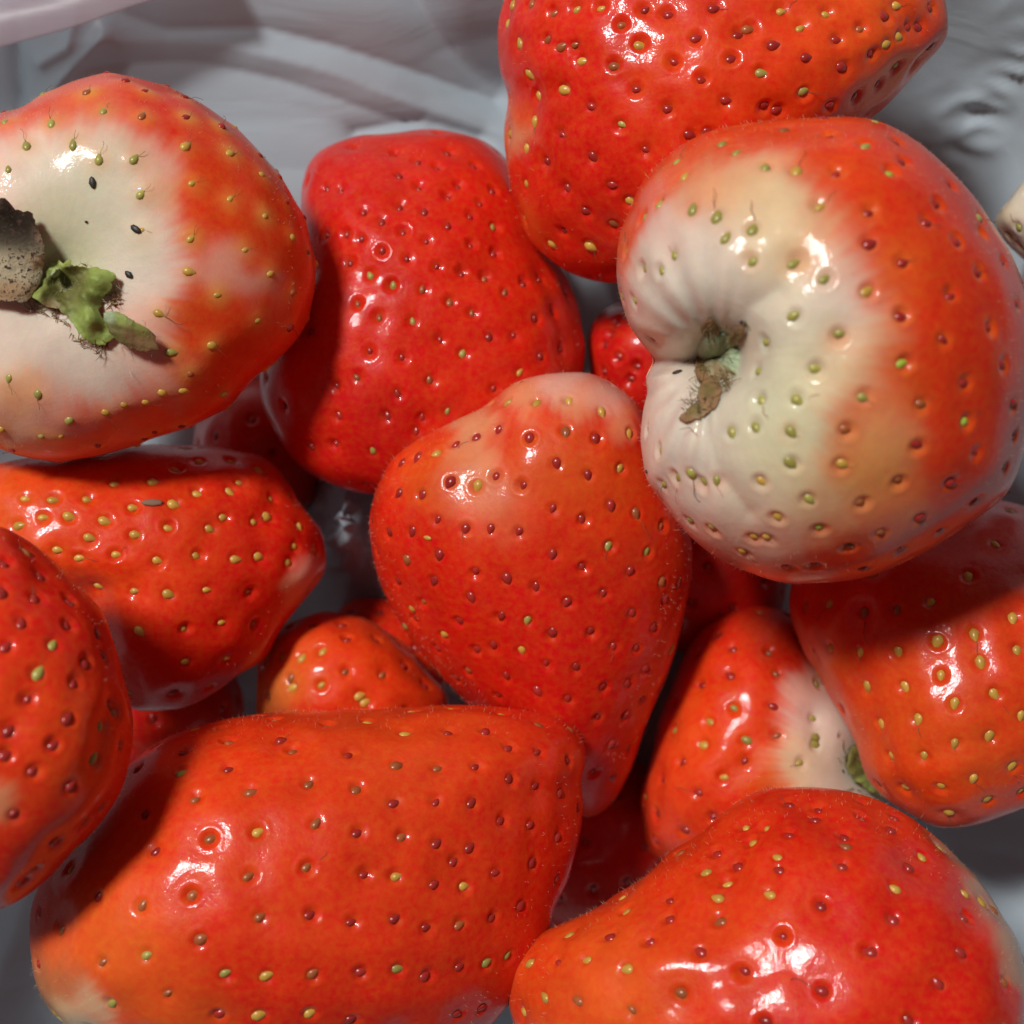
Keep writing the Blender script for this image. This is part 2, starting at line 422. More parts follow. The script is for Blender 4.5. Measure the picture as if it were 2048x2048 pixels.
def pad(key, name, tile, outline, thick, lift, mat, base, blobs=(), parent=None, crinkle=.02, lifts=(), nth=110, rows=22, ragged=.035):
    """a leafy scrap lying on a berry: outline on the skin, own thickness and curl"""
    b = BER[key]; ox, oy, s = tile
    loop = catmull(outline, 8); c = loop.mean(0)
    th, R = radial(loop - c, nth, .6)
    R = R * (1 + ragged * (rng.normal(0, .6, nth) + np.sin(th * 9 + len(name)) * .5 + np.sin(th * 17) * .5))
    ph = np.concatenate([np.linspace(math.pi / 2, 0, rows + 1)[1:], np.linspace(0, -math.pi / 2, rows // 2 + 1)[1:-1]])
    Sx = np.concatenate([[0], (np.cos(ph)[:, None] * R[None] * np.cos(th)).ravel(), [0]]) + c[0]
    Sy = np.concatenate([[0], (np.cos(ph)[:, None] * R[None] * np.sin(th)).ravel(), [0]]) + c[1]
    hh = np.concatenate([[1], np.repeat(np.sin(ph), nth), [-1]])
    X, Y = ox + Sx / s, oy + Sy / s
    # smooth surface below: the plane of nearest points, averaged
    fr = np.nonzero(b['side'] > -.05)[0]
    base_v = np.empty((len(X), 3)); nn = np.empty((len(X), 3))
    for j in range(len(X)):
        d2 = (b['X'][fr] - X[j]) ** 2 + (b['Y'][fr] - Y[j]) ** 2
        k = fr[np.argpartition(d2, 24)[:24]]
        zz = b['v'][k][:, 2].mean(); base_v[j] = P(X[j], Y[j], zz); nn[j] = b['n'][k].mean(0)
    nn /= np.linalg.norm(nn, axis=1)[:, None]
    NZ = Noise(len(outline) * 5 + int(thick * 1000))
    up = lift + np.zeros(len(X))
    for lx, ly, lr, lz in lifts:
        up += lz * np.exp(-((Sx - lx) ** 2 + (Sy - ly) ** 2) / lr ** 2)
    v = base_v + nn * (up + hh * thick * .5 + crinkle * (NZ(base_v, 14) - .6 * np.abs(NZ(base_v[:, [1, 0, 2]], 9)) + .6 * NZ(base_v, 30) + .35 * NZ(base_v, 70)))[:, None]
    q, t = grid_faces(len(ph), nth)
    q, t = q[:, ::-1], t[:, ::-1]
    nz = (NZ(v, 8.), NZ(v[:, [1, 2, 0]], 8.))
    col = paint(X, Y, np.ones(len(X)), base, blobs, tile, (nz[0] * .3, nz[1] * .3))
    me = mesh_np(name, v - b['org'], q, t, col)
    o = link(name, me, mat, parent or b['root'])
    if parent: pass
    return o

# ------------------------------------------------------------------ plastic bag
def bag():
    nx = 560
    g = np.linspace(-10.6, 9.8, nx); gx, gy = np.meshgrid(g, g); x, y = gx.ravel(), gy.ravel()
    e = ((np.abs(x - .2) / 8.2) ** 3.2 + (np.abs(y + 1.1) / 8.6) ** 3.2) ** (1 / 3.2)
    e = e * (1 - .26 * smooth(1.5, 4.5, y) * smooth(.5, 3.5, -x))
    z = -3.6 + 4.2 * smooth(.66, 1.04, e) + 5.5 * np.clip(e - .95, 0, 1) ** 1.1
    # the far side sags in between two berries
    ins = smooth(2.0, 8.4, y) * np.exp(-((x + 4.1) / 3.8) ** 4)
    z = np.maximum(z, -3.6 + 3.0 * ins)
    z = np.maximum(z, -3.6 + 5.4 * smooth(5.5, 6.9, -x) * smooth(1.0, 3.2, -y))
    pk = P(690, 1035, -2.0)                                 # a fold of film pushed up between three berries
    z = z + 2.1 * np.exp(-(((x - pk[0]) / .75) ** 2 + ((y - pk[1]) / 1.0) ** 2))
    v = np.stack([x, y, z], -1)
    N1, N2 = Noise(41), Noise(42)
    st = v @ np.array([[.22, .12, 0], [-.35, 1.15, 0], [0, 0, .4]])
    folds = .17 * N1(st, 1.1) + .06 * N2(st, 2.4) + .016 * np.abs(N1(st[:, [1, 0, 2]], 7.0))
    i = np.arange(nx - 1); jj, ii = np.meshgrid(i, i, indexing='ij'); a = (jj * nx + ii).ravel()
    q = np.stack([a, a + 1, a + nx + 1, a + nx], -1)
    n = vnormals(v, q, np.zeros((0, 3), int))
    # the creases one can pick out in the film: ridges (+) and valleys (-)
    def near_line(pts, z0):
        w3 = [P(a, b, z0) for a, b in pts]; best = np.full(len(v), 1e9)
        for p0, p1 in zip(w3[:-1], w3[1:]):
            dx, dy = p1[0] - p0[0], p1[1] - p0[1]
            k = np.clip(((v[:, 0] - p0[0]) * dx + (v[:, 1] - p0[1]) * dy) / (dx * dx + dy * dy), 0, 1)
            best = np.minimum(best, np.hypot(v[:, 0] - p0[0] - k * dx, v[:, 1] - p0[1] - k * dy))
        return best
    for pts, h, wd in (([(-40, 275), (120, 165), (230, 85)], .24, .16), ([(169, -5), (264, 58), (343, 84), (520, 80), (760, 120), (1000, 150)], -.15, .22), ([(180, 140), (400, 136), (560, 165), (760, 215), (960, 250)], -.08, .16),
                       ([(50, 55), (28, 110), (18, 220)], -.20, .10), ([(120, 90), (450, 106), (650, 145), (850, 195), (1050, 230)], .10, .30),
                       ([(90, 130), (160, 100), (190, 30)], .16, .10), ([(700, 250), (850, 215), (960, 230)], -.15, .15)):
        folds += h * np.exp(-near_line(pts, -2.2) / wd)
    for a, b, rr, am in ((1975, 195, .34, .055), (1960, 265, .42, .055), (2020, 5, .3, .06), (2030, 150, .2, .06), (1900, 330, .4, .04), (670, 1010, .7, .07), (655, 1075, .6, .07)):
        c = P(a, b, -1.4 if a > 1500 else -3.4)
        m_ = np.exp(-((v[:, 0] - c[0]) ** 2 + (v[:, 1] - c[1]) ** 2) / rr ** 2)
        folds += am * m_ * (1.3 - 1.6 * np.abs(N1(v[:, [2, 1, 0]], 5.)) - .8 * np.abs(N2(v, 11.)))
    v = v + n * (folds - .1)[:, None]
    root = bpy.data.objects.new('plastic_bag', None); COL.objects.link(root); root.location = (0, 0, -.036)
    root['label'] = 'crumpled white plastic bag the strawberries lie in'; root['category'] = 'plastic bag'
    org = np.array([0, 0, -3.6])
    link('bag_film', mesh_np('bag_film', v - org, q, np.zeros((0, 3), int)), M_FILM, root)
    # the near lip of the bag, rolled over at the far left corner
    L, K = 60, 26
    s_, t_ = np.meshgrid(np.linspace(0, 1, L), np.linspace(0, 1, K), indexing='ij'); s_, t_ = s_.ravel(), t_.ravel()
    e0 = np.array(P(-260, 165, -1.0)); e1 = np.array(P(440, -35, -1.1))
    base = e0 + (e1 - e0) * s_[:, None]
    d = np.array([-.25, .95, 0]); N3 = Noise(77)
    rl = base + d * (t_ * .9)[:, None]; rl[:, 2] += .18 * np.sin(t_ * 2.6) - .5 * t_ ** 2
    rl[:, 2] += .07 * N3(rl, 2.0); rl[:, 1] += .03 * N3(rl, 3.1)
    a = (np.arange(L - 1)[:, None] * K + np.arange(K - 1)[None]).ravel()
    q = np.stack([a, a + K, a + K + 1, a + 1], -1)
    lo = link('bag_rim', mesh_np('bag_rim', rl - org, q, np.zeros((0, 3), int)), M_RIM, root)
    sm = lo.modifiers.new('film', 'SOLIDIFY'); sm.thickness = .00008
bag()

def added_tabletop():  # slab added out of view to stop surround light rising through the bag
    bm_v = np.array([(-45, -45, -4.05), (45, -45, -4.05), (45, 45, -4.05), (-45, 45, -4.05), (-45, -45, -6), (45, -45, -6), (45, 45, -6), (-45, 45, -6)], float)
    f = np.array([(0, 1, 2, 3), (7, 6, 5, 4), (0, 4, 5, 1), (1, 5, 6, 2), (2, 6, 7, 3), (3, 7, 4, 0)])
    me = mesh_np('added_tabletop', bm_v, f, np.zeros((0, 3), int)); me.polygons.foreach_set('use_smooth', np.zeros(6, bool))
    o = link('added_tabletop', me, plain('dark_wood', (.12, .075, .05), .5, scale=60.0)); o['kind'] = 'structure'
added_tabletop()

# ------------------------------------------------------------------ the strawberries
T1 = (0, 0, 1.931); T2 = (500, 200, 2.273); T3 = (950, 0, 1.7596); T4 = (1150, 200, 1.8396)
T5 = (0, 850, 1.932); T6 = (650, 720, 1.971); T7 = (0, 1350, 1.5456); T8 = (950, 1050, 1.7596)
TC = (0, 380, 5.682)

# lower layer first
berry('O', (0, 0, 1), [(650, 1260), (690, 1205), (760, 1190), (840, 1215), (900, 1290), (890, 1390), (800, 1440), (700, 1420), (650, 1350)], -3.0, .8, (800, 1100),
      '', 'dark red strawberry showing only as a sliver above the small orange one', base='R', nfill=40, fuzz=0)
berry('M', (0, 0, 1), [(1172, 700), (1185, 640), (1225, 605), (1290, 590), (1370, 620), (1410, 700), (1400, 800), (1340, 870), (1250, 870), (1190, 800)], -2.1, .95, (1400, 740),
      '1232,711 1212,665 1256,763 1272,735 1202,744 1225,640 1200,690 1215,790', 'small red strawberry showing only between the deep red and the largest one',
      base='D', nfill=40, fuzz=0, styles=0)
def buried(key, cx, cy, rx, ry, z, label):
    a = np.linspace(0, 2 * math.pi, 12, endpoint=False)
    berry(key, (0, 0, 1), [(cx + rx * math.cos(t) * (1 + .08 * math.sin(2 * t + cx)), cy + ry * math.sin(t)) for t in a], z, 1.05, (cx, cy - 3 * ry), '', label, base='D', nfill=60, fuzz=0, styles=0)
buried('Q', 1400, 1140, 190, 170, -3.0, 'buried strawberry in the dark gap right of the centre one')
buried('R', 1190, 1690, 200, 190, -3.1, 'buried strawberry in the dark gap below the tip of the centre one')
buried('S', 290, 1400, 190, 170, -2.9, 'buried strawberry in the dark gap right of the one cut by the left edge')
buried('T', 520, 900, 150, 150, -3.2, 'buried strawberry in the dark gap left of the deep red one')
berry('B', T2, [(250, 270), (330, 195), (450, 150), (650, 120), (850, 105), (1000, 125), (1120, 180), (1220, 280), (1300, 430), (1350, 580), (1400, 690), (1450, 790), (1500, 920), (1520, 1060), (1510, 1220), (1450, 1380), (1300, 1520), (1100, 1630), (850, 1720), (600, 1770), (400, 1735), (230, 1640), (110, 1480), (50, 1320), (50, 1150), (120, 950), (190, 750), (215, 550), (220, 380)],
      -1.75, 1.55, (800, 2100),
      '850,295 680,330 765,385 905,420 680,470 795,500 510,490 905,560 1010,520 600,540 695,585 500,620 805,630 1010,655 600,675 715,715 440,735 855,750 970,785 1080,800,b 540,790,g 650,835,g 785,855,b 1165,865,b 480,915,b 910,915,b 590,985,b 740,1000,g 1020,965,b 1255,825 870,1090 1095,1075 1210,1065 1305,985 540,1135 690,1165 970,1150,g 820,1270,b 1235,1235,y 380,1300 480,1260,b 395,1440 620,1440 790,1455 260,1580 380,1580 560,1600,g 910,1420,g 765,1520 1120,565,g 1020,290 955,375 1120,690 1335,805 1335,1160 400,390 330,385 660,230 760,270 900,225 1115,405 1055,460 665,1340 1115,1310 420,605 330,610 1430,1130 1390,960',
      'deep red glossy strawberry lying low, right of the one with the green calyx',
      base='R', blobs=[(800, 600, 350, 'R'), (500, 1650, 300, 'D'), (250, 400, 250, 'D')], slope=(-.03, .24), dent=.033, dentw=.056, styles=.04, seedlen=.115, fuzz=200, lump=.05, fill=.42)
berry('F', T5, [(-150, 420), (-130, 220), (0, 140), (150, 110), (320, 90), (500, 70), (650, 70), (800, 78), (930, 95), (1050, 135), (1130, 220), (1190, 310), (1250, 400), (1275, 500), (1260, 580), (1210, 650), (1150, 715), (1095, 790), (1050, 880), (980, 950), (880, 1010), (760, 1080), (640, 1115), (520, 1110), (420, 1030), (360, 850), (300, 700), (150, 620), (0, 560), (-100, 490)],
      -1.0, 1.25, (-300, 350),
      '90,280,y 200,275,y 340,277,y 445,222,y 590,212,y 680,160,y 770,133,y 897,125,y 1010,165,y 1095,178,y 1130,262,y 1183,283,y 935,205,y 765,252,y 895,248,y 672,300,y 512,307,y 1065,278,y 1205,335,y 265,350,y 405,363,y 160,358,y 70,383,y 650,395,y 525,422,y 342,433,y 815,402,y 870,352,y 995,370,y 1048,350,y 1168,385,y 1155,470,y 1233,480,y 1010,508,y 1128,537,y 920,522,y 765,505,y 610,525,y 447,500,y 305,522,y 220,487,y 805,637,y 655,655,y 510,645,y 375,632,y 968,650,b 865,772,y 715,798,y 535,803,y 995,775,b 883,912,y 720,922,y 825,1018,y 675,1050,b',
      'red strawberry with yellow seeds and pale tip, under the one with the green calyx',
      base='R', blobs=[(300, 380, 330, 'O'), (620, 480, 200, 'O', 3), (0, 350, 250, 'OO', 3), (1240, 590, 60, 'PK', 6), (1190, 640, 50, 'P', 4)], slope=(-.05, .02), centre=(640, 520), styles=.3, dent=.033, dentw=.056, fill=.4)
berry('H', T5, [(980, 1060), (980, 960), (1010, 860), (1060, 790), (1140, 740), (1230, 712), (1320, 715), (1410, 740), (1500, 790), (1600, 880), (1680, 980), (1740, 1060), (1720, 1200), (1600, 1320), (1400, 1370), (1200, 1340), (1060, 1250), (990, 1150)],
      -2.05, 1.1, (950, 1250),
      '1078,885,y 1155,890,y 1245,862,y 1350,815 1337,950,b 1110,975,b 1120,1015,y 1240,1005,y 1395,1048,y 1330,760 1205,765 1025,1050,b 1415,1075,y 1115,775 1470,820 1570,925 1545,840 1655,1000 1490,960,b',
      'small orange strawberry wedged between the centre one and the yellow-seeded one on the left', base='R',
      blobs=[(1050, 1010, 90, 'YO', 1.5), (1120, 930, 150, 'OO', 2), (1450, 950, 220, 'O')], styles=.2, dent=.033, dentw=.056, fuzz=200)
berry('L', T8, [(830, 330), (930, 280), (1040, 275), (1150, 320), (1250, 430), (1340, 580), (1420, 760), (1450, 930), (1400, 1100), (1250, 1220), (1050, 1270), (850, 1270), (700, 1210), (610, 1150), (585, 1040), (580, 950), (610, 830), (640, 700), (680, 590), (720, 480), (770, 390)],
      -2.25, 1.4, (1400, 850),
      '850,375 905,430 1035,435,b 770,455 780,560 890,525 1065,520,b 690,620 905,637,g 820,690,y 685,718,g 955,755,g 1070,740,b 790,770,y 1050,635 720,835 950,838 875,890,y 645,895 780,945 635,1020 830,1040 735,1080 630,1110 1200,675,g 1150,840,g 1210,770,g 1210,745,g',
      'white-shouldered red strawberry half hidden behind the two lower right ones', base='R',
      blobs=[(900, 700, 200, 'O'), (1270, 700, 150, 'W', 8), (1180, 560, 80, 'PK', 5), (1160, 850, 120, 'CR', 7), (1320, 880, 150, 'W', 8), (1030, 900, 70, 'OO', 3)], styles=.25, halo=('O', .07), fuzz=150, feats=[('well', 1390, 860, 130, .35, 2)], noseed=[(1350, 800, 260)])
berry('K', T8, [(1095, 240), (1100, 330), (1130, 430), (1180, 510), (1230, 590), (1290, 680), (1340, 760), (1370, 850), (1410, 920), (1480, 980), (1560, 1030), (1640, 1055), (1740, 1045), (1850, 1010), (1970, 965), (2100, 880), (2250, 680), (2300, 400), (2200, 120), (2000, -60), (1750, -120), (1450, -60), (1230, 50), (1120, 150)],
      -1.0, 1.6, (1700, -300),
      '1900,325,y 1915,440,y 1760,383,y 1628,410,y 1780,483,y 1480,450,y 1635,530,y 1500,572,y 1372,575,y 1830,597,y 1690,632,y 1550,690,y 1420,705,y 1820,750,y 1690,775,y 1570,822,y 1450,820,y 1895,860,y 1760,900,y 1635,932,y 1508,942,y 1805,982,y 1668,1028,y 1410,920 1285,650 1195,540,y 1240,440,y 1125,420,y 1350,450,y 1360,310,b 1480,300,b 1930,680,y 1150,290,b 1600,265,y 1930,950,y',
      'broad orange strawberry dotted with yellow seeds at the right edge', base='R',
      blobs=[(1650, 720, 330, 'OO', 2.0), (1900, 500, 250, 'O'), (1600, 1000, 140, 'O', 3), (1170, 420, 70, 'PK', 3), (1180, 480, 110, 'OO', 3)], centre=(1700, 420), slope=(0, .24), styles=.4, seedlen=.175, dent=.033, dentw=.056, fill=.42, lump=.075)
berry('N', T4, [(1545, 450), (1600, 350), (1680, 270), (1780, 220), (1920, 230), (2020, 330), (2040, 480), (1970, 600), (1840, 650), (1710, 640), (1620, 570)], -.9, .9, (1900, 600),
      '1585,500,g 1625,540,g 1650,600,g 1620,470,g', 'pale unripe strawberry peeping in at the right edge beside the plastic film', base='CR',
      blobs=[(1700, 450, 200, 'W'), (1600, 430, 60, 'CR')], styles=.9, nfill=30, fuzz=100)
# upper layer
berry('A', T1, [(-160, 520), (-30, 450), (60, 415), (150, 365), (270, 308), (400, 282), (520, 295), (650, 335), (770, 390), (870, 460), (960, 540), (1050, 640), (1120, 740), (1180, 860), (1210, 980), (1217, 1080), (1200, 1180), (1160, 1290), (1080, 1380), (990, 1450), (880, 1560), (740, 1640), (600, 1690), (460, 1740), (330, 1770), (200, 1780), (80, 1765), (0, 1740), (-180, 1660), (-320, 1450), (-370, 1150), (-330, 850), (-260, 640)],
      .2, 1.5, (230, 1080),
      '335,360,b 405,432,g 552,452,b 203,478,g 105,562,g 30,655,g 280,560,g 382,615,g 517,615,g 718,565,y 893,595,y 740,708,y 1012,680,y 892,770,y 545,748,g 1022,840,y 740,920,y 1128,918,y 950,965,y 1045,1060,y 735,1048,y 843,1140,y 618,1212,y 1000,1235,y 823,1338,y 665,1358,g 740,1440,b 715,1507,y 627,1517,y 565,1555,y 485,1565,y 410,1592,y 270,1628,g 160,1685,g 5,1660,y 48,1738 375,1716 147,1522,g 40,1465,g 1105,780 1172,845 1188,970,b 1130,1133,b 715,455 860,495 712,380 560,355 490,318 420,285 650,340 1002,600 1080,690 552,890,y 20,475,g 240,1685,y 600,1665 560,1690 700,1640 1120,1260',
      'half-ripe strawberry, white round its torn green calyx and dried brown sepal', base='O',
      blobs=[(330, 820, 250, 'GC', 9), (300, 700, 220, 'W', 5), (480, 850, 190, 'W', 6), (560, 1040, 160, 'W', 7), (100, 640, 160, 'W', 4), (330, 940, 130, 'GC', 6), (150, 1250, 230, 'W', 7), (400, 1370, 190, 'W', 8), (300, 1660, 120, 'O', 5), (560, 1570, 110, 'O', 5), (80, 1680, 90, 'P', 3), (820, 1450, 140, 'O', 4), (60, 1500, 120, 'YO', 5),
             (600, 1480, 90, 'PK', 4), (180, 1590, 160, 'PK', 4), (-100, 1350, 250, 'W', 5), (-150, 900, 260, 'W', 5), (620, 620, 90, 'PK', 3), (870, 1040, 90, 'PK', 1.6), (960, 1110, 70, 'PK', 1.2), (860, 1230, 130, 'O', 8), (740, 1200, 60, 'OO', 3),
             (420, 440, 130, 'PK', 1.5), (230, 500, 110, 'PK', 1.5), (420, 320, 130, 'O', 4), (150, 410, 120, 'O', 4), (620, 390, 140, 'R', 4), (0, 500, 90, 'O', 2), (520, 420, 70, 'O', 1.5), (300, 380, 100, 'OO', 2), (580, 920, 60, 'CR', 3), (650, 760, 80, 'P', 3), (540, 1280, 120, 'PK', 5), (740, 1450, 80, 'P', 2), (400, 1690, 200, 'P', .8), (300, 1020, 90, 'G', 3)],
      centre=(470, 1030), slope=(.06, .0), dent=-.012, dentw=.10, broad=-.006, styles=.45, halo=('YO', .12), seedlen=.132, sink=.026, noseed=[(250, 1000, 330), (300, 1350, 280), (420, 760, 150), (480, 1100, 150)],
      feats=[('well', 330, 960, 330, .26, 2), ('well', 215, 1060, 130, .16, 2)], fill=.42, fuzz=700, p=2.5)
berry('C', T3, [(75, 150), (85, 250), (110, 340), (100, 440), (105, 540), (130, 680), (190, 830), (290, 930), (420, 985), (560, 985), (720, 930), (880, 800), (1050, 650), (1220, 520), (1390, 415), (1490, 325), (1580, 225), (1650, 140), (1665, 60), (1640, -40), (1560, -120), (1400, -220), (1150, -320), (850, -380), (550, -370), (300, -280), (150, -130), (85, 30)],
      -.4, 1.75, (0, 300),
      '100,80,y 115,10,y 145,155,y 238,130,b 290,160,b 335,148,b 180,270,y 365,212,y 210,342,y 203,432,y 168,525,y 172,655,y 165,775,y 305,320,y 298,475 238,575 312,672 305,825 260,870,y 408,878,y 485,805,b 385,755 480,655 545,722,y 410,560 510,440,g 600,530 405,378 680,380 565,312 490,230,b 575,155,y 510,80,b 440,20,y 685,45 780,125 700,210 840,20 905,200 800,283 965,90,b 1060,150 1080,30,y 1155,88,y 1240,38,y 1280,130 1370,88,b 1170,200 1165,328,g 1015,260,g 890,355 1030,380 1070,400 1300,243 1405,200 1465,157,y 1520,135,y 1550,90 1590,100 1620,25 1455,45 1500,5,y 1355,345 1430,305 1258,380 1495,240,g 1555,245 1580,205 1620,170 760,480 825,470 265,40,b 350,20,y 185,10,b 600,20 930,110',
      'large red strawberry at the top, its tip pointing right over the empty plastic film', base='R',
      blobs=[(1200, 150, 300, 'O', 6), (1450, 60, 220, 'OO', 1.6), (140, 500, 60, 'P', 2), (120, 420, 70, 'OO', 3), (150, 800, 70, 'OO', 2), (800, 250, 250, 'O', 2), (1600, 120, 80, 'D', 2)], slope=(.02, .10), dent=.033, dentw=.056, styles=.2, fill=.40, lump=.045,
      centre=(760, 260), feats=[('crease', [(60, 380), (330, 420)], 90, .06)])
berry('G', T5, [(0, 380), (100, 430), (200, 510), (300, 600), (370, 680), (420, 760), (455, 860), (480, 970), (510, 1080), (515, 1180), (500, 1300), (470, 1410), (420, 1510), (350, 1600), (270, 1680), (180, 1770), (90, 1840), (0, 1885), (-200, 1910), (-480, 1850), (-680, 1650), (-740, 1300), (-660, 950), (-450, 650), (-260, 460), (-110, 385)],
      2.0, 1.35, (-300, 1700),
      '22,522 170,565 110,472,b 145,655 285,675 88,752 270,755 22,852 218,840,g 395,800 345,915 160,950,g 298,998 112,1052 450,1070 268,1133 408,1160,g 35,1180 213,1240 383,1292,g 130,1345 288,1400 60,1510 480,1245 345,1545 225,1620 320,600,b 415,890 10,640 20,1280 470,1105,b 150,1740 90,1790 410,1480',
      'bright red strawberry with crimson seeds cut off by the left edge', base='R', blobs=[(250, 1250, 250, 'O', 3), (0, 1480, 70, 'P', 3), (100, 1000, 150, 'O', 2)], dent=.033, dentw=.056, styles=.1, fill=.40, slope=(.05, 0), centre=(20, 1130))
berry('E', T6, [(175, 640), (190, 560), (220, 480), (270, 400), (340, 340), (430, 290), (530, 245), (620, 205), (680, 160), (750, 110), (850, 80), (960, 72), (1060, 85), (1160, 140), (1240, 210), (1300, 330), (1360, 480), (1420, 600), (1450, 720), (1450, 860), (1430, 1000), (1400, 1150), (1360, 1280), (1310, 1400), (1270, 1530), (1230, 1670), (1165, 1800), (1075, 1875), (960, 1850), (850, 1730), (760, 1600), (620, 1460), (500, 1330), (400, 1210), (310, 1090), (240, 960), (200, 850), (180, 740)],
      -1.0, 1.42, (950, -150),
      '710,165,y 830,168,y 960,155,y 1100,207,y 1210,290,y 590,298 675,272 800,303 950,282,b 1075,312 513,328 428,365,y 358,380 295,400 285,525 372,533 490,485 597,495,y 668,455 780,497 915,410 1040,460 1175,430,y 900,585 1015,635 1130,580 1230,610,b 1330,655,b 180,630 247,678 337,682 437,635 550,672 655,670 765,680 200,765 447,772 315,795,b 590,840 720,868 900,770 1020,825 1122,742,g 1278,758,g 1205,835 835,900 425,880 285,880 250,930 573,945 380,965,b 335,990,y 350,1030 315,1055,g 525,1035 693,1020 795,1033,g 950,962 1105,925 1215,1005 1337,880,b 1300,1060 900,1080 1050,1075 1140,1135 1230,1145 465,1090,y 660,1130 775,1155,y 435,1145 400,1180 590,1150 872,1205 993,1215 715,1250 560,1230,b 515,1260 475,1275 1195,1285 1100,1290 833,1315 957,1345 675,1330 1255,1340 1195,1400 1075,1415 1130,1520 1230,1503,y 1200,1535 1145,1650 1060,1630 1350,950 1270,1220 1400,880',
      'red strawberry with crimson seeds and a pale shoulder, standing in the centre of the heap', base='R',
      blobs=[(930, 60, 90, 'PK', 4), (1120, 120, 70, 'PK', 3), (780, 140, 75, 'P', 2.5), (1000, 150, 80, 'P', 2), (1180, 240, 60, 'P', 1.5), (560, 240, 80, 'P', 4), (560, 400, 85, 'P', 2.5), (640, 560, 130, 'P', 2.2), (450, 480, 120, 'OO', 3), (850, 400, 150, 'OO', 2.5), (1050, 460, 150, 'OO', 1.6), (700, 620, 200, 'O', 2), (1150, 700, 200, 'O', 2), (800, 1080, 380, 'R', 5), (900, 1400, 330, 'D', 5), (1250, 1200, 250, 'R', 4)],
      centre=(830, 780), slope=(0, -.33), dent=.036, dentw=.054, broad=.012, styles=.18, fill=.36, seedlen=.16, fuzz=900, lump=.03,
      feats=[('well', 640, 330, 130, .06, 2), ('well', 560, 560, 110, .05, 2)], halo=('O', .06))
berry('I', T7, [(110, 680), (180, 550), (270, 440), (340, 350), (410, 260), (500, 195), (600, 150), (700, 125), (800, 108), (950, 98), (1100, 92), (1250, 90), (1400, 85), (1560, 92), (1680, 108), (1770, 138), (1815, 190), (1826, 260), (1812, 330), (1815, 400), (1800, 520), (1760, 640), (1720, 740), (1690, 860), (1640, 960), (1560, 1050), (1480, 1120), (1300, 1200), (1000, 1240), (700, 1230), (450, 1200), (280, 1120), (170, 1060), (110, 950), (90, 810)],
      .4, 1.7, (60, 1150),
      '555,295,g 870,192 903,225,b 705,280 562,228 712,192,b 600,158,y 685,155,b 850,133,b 1005,98,y 1132,85,y 1275,103,y 1395,95,y 1555,112,y 1015,145,b 1137,135,y 1255,172,y 1390,165 1500,158 1672,145,b 1775,170,b 1080,235 1580,213 1675,230 1768,263 1230,268,b 1355,275,b 1475,272 955,328,b 1105,342,b 775,355,b 600,380,b 440,420 1585,317 1668,343 1740,362 1220,390 1355,390 1470,393 1560,443 1650,463 1795,410 798,480,y 648,503,b 978,453,b 1108,487 1245,500,b 1355,518 1460,535 475,540 1735,500 1415,582 1540,610 1655,585 770,620,b 950,592,b 1125,620 1235,625,y 590,680,b 1350,650 1450,657,y 435,712,b 805,752,b 620,818,b 960,742 1090,765 1225,755 1325,785 1430,775,b 1535,755 1620,718 1730,630 445,870,g 310,890,b 695,925,g 825,938,y 970,925,b 1120,925 1235,920,g 1325,935 1430,905 1515,892,g 1580,870,g 345,1025,g 515,990,b 800,1065,y 960,1060,y 1085,1075 1420,1055 1500,1030 680,1065',
      'large orange red strawberry lying across the bottom left, blunt tip pointing right', base='R',
      blobs=[(1000, 400, 500, 'O', 2), (1200, 200, 250, 'OO', 1), (600, 420, 250, 'O', 3), (380, 950, 120, 'OO', 2), (240, 1080, 90, 'CR', 5), (130, 1000, 110, 'BR', 3), (400, 800, 150, 'OO', 2), (560, 1040, 130, 'OO', 1.5), (200, 900, 100, 'OO', 2)],
      centre=(900, 620), slope=(-.02, .03), dent=.033, dentw=.056, broad=.032, broadw=.2, styles=.06, fill=.40, fuzz=900, feats=[('crease', [(1790, 420), (1690, 500)], 80, .03)])
